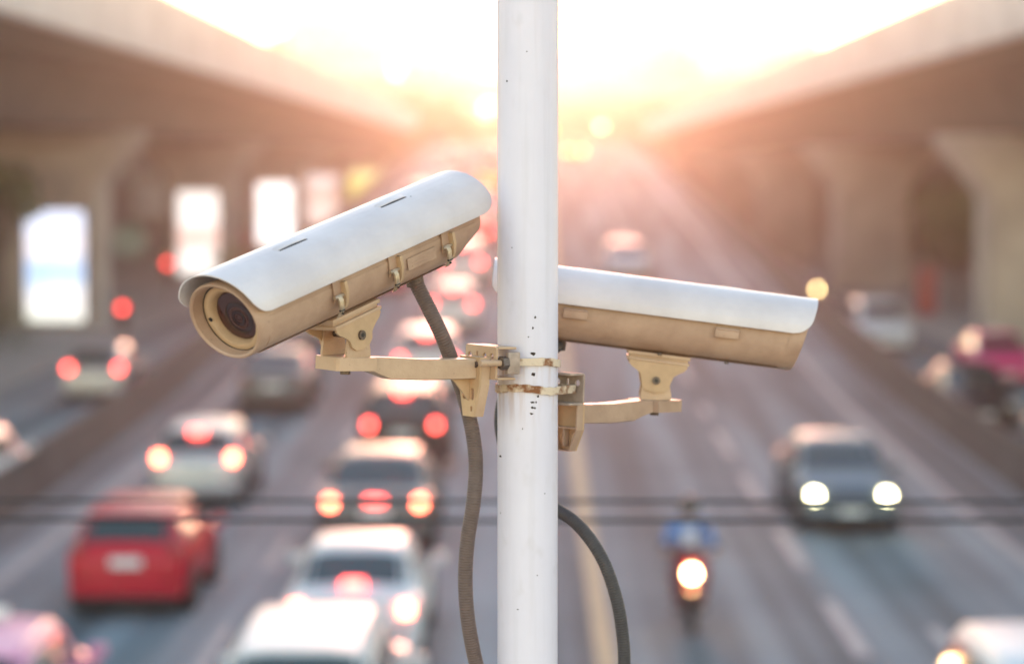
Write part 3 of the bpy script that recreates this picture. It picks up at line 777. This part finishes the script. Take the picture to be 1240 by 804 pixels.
def bracket(name, heading, zt, label, L_=.35, co=-.022, Z0=-.11, tone='beige', foot_top=.0, lean=0.0):
    """root at the pole axis; local +X points out along the arm; zt = top of the arm; co = height of the strap"""
    t = empty(name, (PX, PY, zt), heading, label, "bracket", "arm brackets clamped to the white pole")
    t.rotation_euler = (0, -lean, heading)
    am = M['beige'] if tone == 'beige' else M['beige_worn']
    web = .094; cz0, cz1 = co - .028, co + .026; hw = .045
    ch = M['beige'] if tone == 'beige' else M['chan']
    rect = [(-hw + .003, cz0), (hw - .003, cz0), (hw, cz0 + .003), (hw, cz1 - .003), (hw - .003, cz1), (-hw + .003, cz1), (-hw, cz1 - .003), (-hw, cz0 + .003)]
    zz = cz1 - .017
    holed_plate(rect, [oval(-.032, zz, .0055), oval(-.011, zz + .001, .0026, .004), oval(.011, zz, .0055), oval(.032, zz, .0055)], web - .004, web).build("channel_web", ch, t, smooth=20)
    for z in (cz0, cz1 - .004):
        MB().rbox(.054, web - .0045, -hw, hw, z, z + .004, .001).build("channel_flange", ch, t)
    zb = co; pts = []; d, tt, r = web - .0085, .030, PR_ + .0012
    ang = math.atan2(tt, d) + math.acos(r / math.hypot(d, tt)); n = 64
    for k in range(n + 1):
        a = ang + (2 * math.pi - 2 * ang) * k / n; pts.append((r * math.cos(a), r * math.sin(a)))
    pts += [(d - .004, -tt - .002), (d, -tt + .004), (d, tt - .004), (d - .004, tt + .002)]
    secs = []
    for q, p in enumerate(pts):
        a_ = Vector(pts[q - 1]); b_ = Vector(pts[(q + 1) % len(pts)]); dd = (b_ - a_).normalized(); nr = Vector((dd.y, -dd.x))
        if nr.dot(Vector(p)) < 0: nr = -nr
        p = Vector(p); o_ = p + nr * .0036; wob = .0022 * math.sin(q * .17 + 1); hh = .0062 + .0006 * math.sin(q * .9)
        secs.append([(p.x, p.y, zb - hh + wob), (o_.x, o_.y, zb - hh + wob), (o_.x, o_.y, zb + hh + wob), (p.x, p.y, zb + hh + wob)])
    secs.append(secs[0])
    MB().loft(secs, caps=False).build("strap", M['rust'], t, smooth=50)
    fx = web + .001; plw = .030; zt_ = max(foot_top, cz0)
    zs = -.045 if Z0 < -.08 else -.03
    poly = [(-plw, zt_), (plw, zt_), (plw, zs), (plw * .50, Z0), (-plw * .50, Z0), (-plw, zs)]
    hl = [oval(.010, zs - .016, .0058, .004), oval(.009, Z0 + .013, .003, .0015), oval(-.012, zs - .016, .0058, .004)] if Z0 < -.08 else [oval(.010, zs - .010, .005, .003), oval(-.012, zs - .010, .005, .003)]
    holed_plate(poly, hl, fx + .016, fx + .020).build("foot_plate", M['cream'], t, smooth=20)
    for (p, q) in zip(poly, poly[1:] + poly[:1]):
        cx_, cz_ = 0, (zt_ + Z0) / 2; kk = .90
        pi, qi = (p[0] * kk, cz_ + (p[1] - cz_) * .955), (q[0] * kk, cz_ + (q[1] - cz_) * .955)
        MB().prism([p, q, qi, pi], 'x', fx, fx + .0158).build("foot_wall", am, t, smooth=0)
    MB().box(fx + .001, fx + .0157, -plw * .89, plw * .89, zs + .001, zs + .004).build("foot_rib", am, t)
    MB().box(fx + .002, fx + .0157, -.0015, .0015, Z0 + .008, zs).build("foot_rib", am, t)
    gx = fx + .0202
    MB().prism([(gx, -.03), (gx + .045, -.03), (gx + .028, -.042), (gx, Z0 * .62 - .012)], 'y', -.002, .002).build("gusset", M['cream'], t)
    for yy in (-.020, .020):
        MB().cyl((gx, yy, -.012), (gx + .003, yy, -.012), .0055, n=6).build("foot_bolt", M['steel'], t)
    fx = gx - .0063
    # arm: deep tapered bar, cranked up to a flat head
    hxc = L_
    bar = []
    for (x, z0, z1, h_) in ((fx + .0063, -.034, -.003, .020), (fx + .10, -.036, -.004, .017), (hxc - .075, -.034, -.001, .015), (hxc - .052, -.026, -.0002, .017), (hxc - .036, -.0205, 0, .024)):
        bar.append([(x, -h_, z0), (x, -h_ * .82, z0 - .0015), (x, h_ * .82, z0 - .0015), (x, h_, z0), (x, h_, z1 - .002), (x, h_ * .9, z1), (x, -h_ * .9, z1), (x, -h_, z1 - .002)])
    MB().loft(bar).build("arm", am, t, smooth=30)
    hd = []
    r_ = .036
    outl = [(hxc + .036, -r_ + .004), (hxc + .036, r_ - .004), (hxc + .032, r_), (hxc - .0355, r_), (hxc - .0355, -r_), (hxc + .032, -r_)]
    MB().prism(outl, 'z', -.0205, .0003).build("arm_head", am, t, smooth=30)
    MB().cyl((hxc, 0, -.028), (hxc, 0, -.0207), .0085, n=6).build("pan_bolt", M['steel'], t)
    return t
aL, aR = R(180 + 35), R(50)
LE_L, LE_R = R(2.4), R(-3.0)
bl = bracket("arm_bracket", aL, 6.004 - .35 * math.sin(LE_L), "cream arm bracket on the left front of the pole under the tilted camera", co=-.008, Z0=-.098, lean=LE_L)
br = bracket("arm_bracket", aR, 5.892 - .35 * math.sin(LE_R), "greyer arm bracket behind the right of the pole under the second camera", tone='chan', co=.026, Z0=-.082, foot_top=-.004, lean=LE_R)
for t in (bl, br):
    tt = t is bl
    cz = -.008 if tt else .026
    mm = MB(); mm.cyl((.088, .050, cz), (.128, .050, cz), .0052, n=14)
    mm.build("clamp_screw", M['beige'] if tt else M['chan'], t)
    MB().cyl((.0765, .050, cz), (.0885, .050, cz), .0115, n=6).build("nut", M['steel'], t)
    MB().rbox(.052, .0760, .0455, .0545, cz - .018, cz + .018, .002).build("screw_lug", M['chan'], t)

# ------------------------------------------------------------------ security cameras
def arc_profile():
    pts = [(-.0735, .004), (-.0735, .012), (-.0725, .022), (-.069, .033), (-.062, .045), (-.052, .056), (-.040, .0645), (-.027, .0705), (-.013, .0742), (0, .0755)]
    return pts + [(-a, b) for a, b in reversed(pts[:-1])]
def security_camera(loc, yaw, tilt, label, scl=1.03, H=.1045):
    t = empty("security_camera", loc, yaw, label, "camera", "cameras mounted on the white pole")
    zb = .036                                     # bolt height above the arm head
    T = Matrix.Translation((0, 0, zb)) @ Matrix.Rotation(tilt, 4, 'Y')        # tilt>0: nose down
    B = T @ Matrix.Translation((-.020, 0, H))    # body axes
    XF, XB = .262, -.274
    S0 = B; FS = Matrix(((1, 0, .20, -.008), (0, 1, 0, 0), (0, 0, 1, 0), (0, 0, 0, 1)))
    B1 = B @ FS @ Matrix.Diagonal((1, .99, .99, 1)); BZ = B @ FS @ Matrix.Diagonal((1, 1.08, 1.0, 1)); B = B @ Matrix.Diagonal((1, 1.08, 1.0, 1))
    def sect(x, r, k=1.0, lift=0.0):
        out = []
        for i in range(40):
            a = 2 * math.pi * i / 40; c, s_ = math.cos(a), math.sin(a)
            e = 2.35
            y = math.copysign(abs(c) ** (2 / e), c) * r; z = math.copysign(abs(s_) ** (2 / e), s_) * r * .985
            if lift and z < 0: z = z * (1 - lift)
            out.append((x, y, z))
        return out
    r = .0565
    SHR = lambda pts: [(p[0] + .20 * p[2] - .008, p[1], p[2]) for p in pts]
    hs = MB(B).loft([sect(XB, r * .93, lift=.55), sect(XB + .006, r * .985, lift=.48), sect(XB + .05, r, lift=.02), sect(XB + .07, r), sect(0, r), SHR(sect(XF - .008, r)), SHR(sect(XF - .0085, r * .93)), SHR(sect(XF - .018, r * .92))], caps=False).add([tuple(p) for p in sect(XB, r * .93, lift=.55)], [tuple(range(40))]).build("housing", M['body'], t, smooth=32)
    # seam of the hinged lid
    for s in (-1, 1):
        MB(B).box(XB + .02, XF - .02, s * (r - .0015) - .0012 , s * (r - .0015) + .0020, -.0035, .0022).build("lid_seam", M['body'], hs)
    MB(B).prism([(-.02, -r * 1.005), (.02, -r * 1.005), (.024, -r * .97), (-.024, -r * .97)], 'x', XB + .06, XF - .03).build("bottom_rib", M['body'], hs)
    # bezel ring, recessed plate, glass, lens
    bz = MB(BZ).lathe([(XF - .012, .0580), (XF + .011, .0588), (XF + .0145, .0575), (XF + .0150, .0555), (XF + .0130, .0530), (XF - .006, .0500)], 'x', 72, close=True).build("front_bezel", M['body'], t)
    fp = MB(B1).lathe([(XF - .0058, .0545), (XF - .0030, .0535), (XF - .0025, .0485), (XF - .0022, .0440), (XF - .0032, .0418), (XF - .009, .0385), (XF - .016, .0375), (XF - .016, .0374)], 'x', 72, close=True).build("front_plate", M['cream'], t)
    MB(B1).lathe([(XF - .0028, .0520), (XF - .0020, .0520), (XF - .0020, .0500)], 'x', 72, close=True).build("shadow_gap", M['dark'], fp)
    scw = MB(B1).cyl((XF - .0028, -.0430, -.004), (XF - .0016, -.0430, -.004), .0032, n=14).build("screw_hole", M['dark'], fp)
    lens_g = mat("dark_reddish_window_glass", (.055, .016, .012), .12, coat=.4)
    wn = MB(B1).lathe([(XF - .0150, .0373), (XF - .0135, .036), (XF - .0130, .0001)], 'x', 48).build("window_glass", lens_g, t)
    lr = mat("lens_ring_brown", (.065, .024, .019), .3); lr2 = mat("lens_ring_dark", (.02, .008, .008), .15, coat=.5)
    off = (0.0, .0)
    for rr, xx, mt_ in ((.0250, .0127, lr2), (.0165, .0124, lr), (.0110, .0121, lr2), (.0060, .0118, lr)):
        MB(B1 @ Matrix.Translation((0, .003, -.003))).lathe([(XF - xx - .0004, rr), (XF - xx, rr * .97), (XF - xx, rr * .80)], 'x', 40, close=True).build("lens_ring", mt_, wn)
    # sunshield sheet
    prof = arc_profile(); pr2 = []
    for a, b in zip(prof, prof[1:]):
        for k in range(3): pr2.append((a[0] + (b[0] - a[0]) * k / 3, a[1] + (b[1] - a[1]) * k / 3))
    pr2.append(prof[-1]); pr2 = [(a_, .0755 - (.0755 - b_) * .88) for a_, b_ in pr2]; zlo = min(b_ for a_, b_ in pr2)
    SF, SB = .280, -.293; rad = .026; nx = 40; rows = []
    for k in range(nx + 1):
        row = []
        for (y, z) in pr2:
            h = z - zlo
            e = rad * (1 - math.sqrt(max(0, 1 - ((rad - h) / rad) ** 2))) if h < rad else 0
            f = SF - e + .010 * (z - .04) / .035; b = SB + e
            tt = k / nx; tt = .5 - .5 * math.cos(math.pi * tt); row.append((b + (f - b) * tt, y, z))
        rows.append(row)
    sh = MB(S0).loft(rows, closed=False).build("sunshield", M['shield'], t, smooth=60)
    so = sh.modifiers.new("thickness", 'SOLIDIFY'); so.thickness = .0022; so.offset = -1
    bv = sh.modifiers.new("edge", 'BEVEL'); bv.width = .0006; bv.segments = 2; bv.limit_method = 'ANGLE'
    for x in (.125, -.112):
        m = MB(S0); secs = []
        for xx, hh in ((x - .034, .0), (x - .030, .0016), (x, .0024), (x + .030, .0016), (x + .034, 0)):
            secs.append([(xx, .0125, .0738), (xx, .0125, .0745 + hh), (xx, .0210, .0722 + hh), (xx, .0225, .0705)])
        m.loft(secs).build("vent_louvre", M['shield'], sh)
        MB(S0).loft([[(xx, .0212, .0712), (xx, .0212, .0722 + h_), (xx, .0250, .0717 + h_), (xx, .0250, .0695)] for xx, h_ in ((x - .031, .0002), (x, .0010), (x + .031, .0002))]).build("vent_slot", M['dark'], sh)
    for (x, y, z) in ((-.215, -.027, .0705), (-.13, -.052, .056), (.05, -.052, .056), (-.15, .027, .0705)):
        nrm = Vector((0, y * .7, z)).normalized()
        MB(S0).cyl(Vector((x, y, z)), Vector((x, y, z)) + nrm * .0006, .0012, n=8).build("rust_dot", M['chip'], sh)
    # latches on the left-hand side, hinges on the other
    s = 1
    for x in (.092, -.040, -.172):
        lt = MB(B).loft([[(x + dx * .010, s * yy, zz) for dx in (-1, 1)] + [(x + dx * .010, s * (yy + .0022), zz) for dx in (1, -1)] for yy, zz in ((.0560, .030), (.0575, .004), (.0572, -.012), (.0555, -.022))]).build("latch", M['body'], t)
        MB(B).loft([[(x + dx - .010, s * yy, zz) for dx in (-.003, .003)] + [(x + dx - .010, s * (yy + .0105), zz) for dx in (.003, -.003)] for yy, zz in ((.0565, .006), (.0575, -.010), (.0540, -.026), (.0500, -.034))]).build("catch_side", M['cream'], lt)
        MB(B).loft([[(x + dx + .005, s * yy, zz) for dx in (-.0045, .0045)] + [(x + dx + .005, s * (yy + .003), zz) for dx in (.0045, -.0045)] for yy, zz in ((.0605, -.010), (.0640, -.018), (.0635, -.032), (.0580, -.042), (.0555, -.044))]).build("catch_lever", M['zinc'], lt)
        MB(B).cyl((x - .012, s * .0620, -.013), (x + .014, s * .0620, -.013), .0028, n=10).build("catch_pin", M['zinc'], lt)
        MB(B).cyl((x + .0102, s * .0650, -.033), (x + .0004, s * .0650, -.033), .0016, n=8).build("catch_rivet", M['dark'], lt)
        MB(B).cyl((x + .0045, s * .0625, -.0375), (x + .0045, s * .0660, -.0385), .0014, n=8).build("catch_eye", M['dark'], lt)
    for x in (.130, -.140):
        hg = MB(B).rbox(x - .0215, x + .0215, -.0665, -.0520, -.0115, .0060, .0015).build("hinge", M['body'], t)
        MB(B).cyl((x - .020, -.0660, .004), (x + .020, -.0660, .004), .0022, n=8).build("hinge_pin", M['body'], hg)
    # engraved plate between latches
    np_ = MB(B).loft([[(xx, .0566, -.024), (xx, .0576, -.024), (xx, .0582, -.006), (xx, .0570, -.006)] for xx in (-.145, -.075)]).build("name_plate", M['body'], t)
    for zz in (-.010, -.015, -.020):
        MB(B).box(-.135, -.085, .0572, .0583, zz - .0008, zz + .0008).build("engraved_line", M['body'], np_)
    for x in (.02, -.17, .14):
        MB(B).cyl((x, -.03, -r * .96), (x, -.03, -r * 1.04), .004, n=10).build("bottom_screw", M['steel'], hs)
    # conduit gland at the rear underside
    MB(B).cyl((-.160, 0, -.050), (-.160, 0, -.074), .0135, n=12).build("cable_gland", M['steel'], t)
    # rail under the housing: grooved
    rl = MB(T)
    zr = H - r
    rl.rbox(-.056, .056, -.030, .030, zr - .0065, zr - .0002, .001)
    rl.rbox(-.053, .053, -.026, .026, zr - .0115, zr - .0060, .001)
    rl.rbox(-.055, .055, -.032, .032, zr - .0160, zr - .0110, .001)
    rl.build("mounting_rail", M['beige'], t)
    # upper ears: waisted plates, tilt with the camera
    zt_ = zr - .0162
    half = [(.052, zt_), (.0525, zt_ - .004), (.048, zt_ - .010), (.038, zt_ - .016), (.030, zt_ - .022), (.0265, -.002), (.024, -.012), (.016, -.019), (.0, -.0215)]
    out = half + [(-a, b) for a, b in reversed(half[:-1])]
    for s in (-1, 1):
        ue = MB(T).prism(out, 'y', s * .0285 - .002, s * .0285 + .002).build("tilt_ear", M['cream'], t, smooth=30)
        MB(T).cyl((.0, s * .0305, 0), (.0, s * .0340, 0), .0072, n=20).build("bolt", M['steel'], ue)
        MB(T).cyl((.0, s * .0341, 0), (.0, s * .0345, 0), .0036, n=6).build("bolt_socket", M['dark'], ue)
    MB(T).box(-.045, .045, -.0262, .0262, zt_ - .004, zt_ - .0003).build("ear_bridge", M['beige'], t)
    # lower yoke on the arm head, level
    lo = [(-.027, .0008), (.027, .0008), (.0275, .010), (.024, .030), (.022, .044), (.012, .056), (-.012, .056), (-.022, .044), (-.024, .030), (-.0275, .010)]
    for s in (-1, 1):
        MB().prism(lo, 'y', s * .0238 - .002, s * .0238 + .002).build("yoke_plate", M['beige'], t, smooth=30)
    MB().box(-.0268, .0268, -.0216, .0216, .0008, .0045).build("yoke_base", M['beige'], t)
    MB().cyl((0, -.021, zb), (0, .021, zb), .005, n=12).build("tilt_axle", M['steel'], t)
    t.scale = (scl, scl, scl)
    return t, B
CL, BLm = security_camera((PX + .35 * math.cos(aL), PY + .35 * math.sin(aL), 6.0015), math.atan2(-.35, -.333) + R(8), R(14.3), "white topped security camera tilted down left with its lens facing us", 1.055, .0965)
CR, BRm = security_camera((PX + .35 * math.cos(aR), PY + .35 * math.sin(aR), 5.8925), R(1), R(7.3), "second security camera right of the pole seen side on, pointing right", .985)

# ------------------------------------------------------------------ conduits
def PT(px, py, y): return ((px - 645) * y / F, y, CAMZ - (py - 204) * y / F)
def conduit(pts, r, mt, label, n=260):
    path = catmull(pts, 30); L_ = [0]
    for a, b in zip(path, path[1:]): L_.append(L_[-1] + (b - a).length)
    tot = L_[-1]; out = []; k = 0; steps = int(tot / .0011)
    for i in range(steps + 1):
        d = tot * i / steps
        while k < len(L_) - 2 and L_[k + 1] < d: k += 1
        f = (d - L_[k]) / max(1e-9, L_[k + 1] - L_[k]); out.append(path[k].lerp(path[k + 1], f))
    o = MB().tube(out, lambda i: r * (1 + .030 * (1 if (i // 2) % 2 else -1)), 18).build("cable_conduit", mt, None, smooth=25)
    tag(o, label, "conduit", "corrugated conduits of the cameras")
    return o
bpy.context.view_layer.update()
g1 = CL.matrix_world @ (BLm @ Vector((-.160, 0, -.066)))
gp = (645 + g1.x * F / g1.y, 204 + (CAMZ - g1.z) * F / g1.y, g1.y)
conduit([tuple(g1), PT(531, 398, 3.93), PT(547, 438, 3.95), PT(562, 482, 3.97), PT(572, 525, 3.97), PT(576, 565, 3.97), PT(573, 610, 3.96), PT(566, 655, 3.96), PT(563, 700, 3.96), PT(565, 745, 3.96), PT(572, 790, 3.97), PT(585, 850, 3.99), PT(598, 940, 4.06), PT(610, 1080, 4.08)], .0122, M['conduit'], "brown grey corrugated conduit hanging from the tilted camera left of the pole")
g2 = CR.matrix_world @ (BRm @ Vector((-.160, 0, -.066)))
conduit([tuple(g2), PT(660, 430, 4.15), PT(625, 455, 4.12), PT(608, 490, 4.10), PT(608, 530, 4.10), PT(625, 580, 4.12), PT(665, 612, 4.11), PT(700, 637, 4.06), PT(728, 675, 4.03), PT(746, 722, 4.02), PT(755, 770, 4.02), PT(757, 820, 4.02), PT(748, 900, 4.03), PT(720, 1000, 4.07), PT(690, 1090, 4.09)], .0108, M['conduit2'], "dark grey corrugated conduit looping out right from behind the pole")

# ------------------------------------------------------------------ haze
hz = MB().box(-70, 70, -4, 470, -1.6, 46).build("haze", None, smooth=0); tag(hz, kind="stuff")
hm = bpy.data.materials.new("haze_air"); hm.use_nodes = True; t = hm.node_tree; t.nodes.clear()
ou = t.nodes.new("ShaderNodeOutputMaterial"); pv = t.nodes.new("ShaderNodeVolumePrincipled")
pv.inputs["Color"].default_value = (.96, .93, .90, 1); pv.inputs["Density"].default_value = HAZE_DENSITY
pv.inputs["Anisotropy"].default_value = HAZE_G
t.links.new(pv.outputs[0], ou.inputs["Volume"]); hz.data.materials.append(hm)
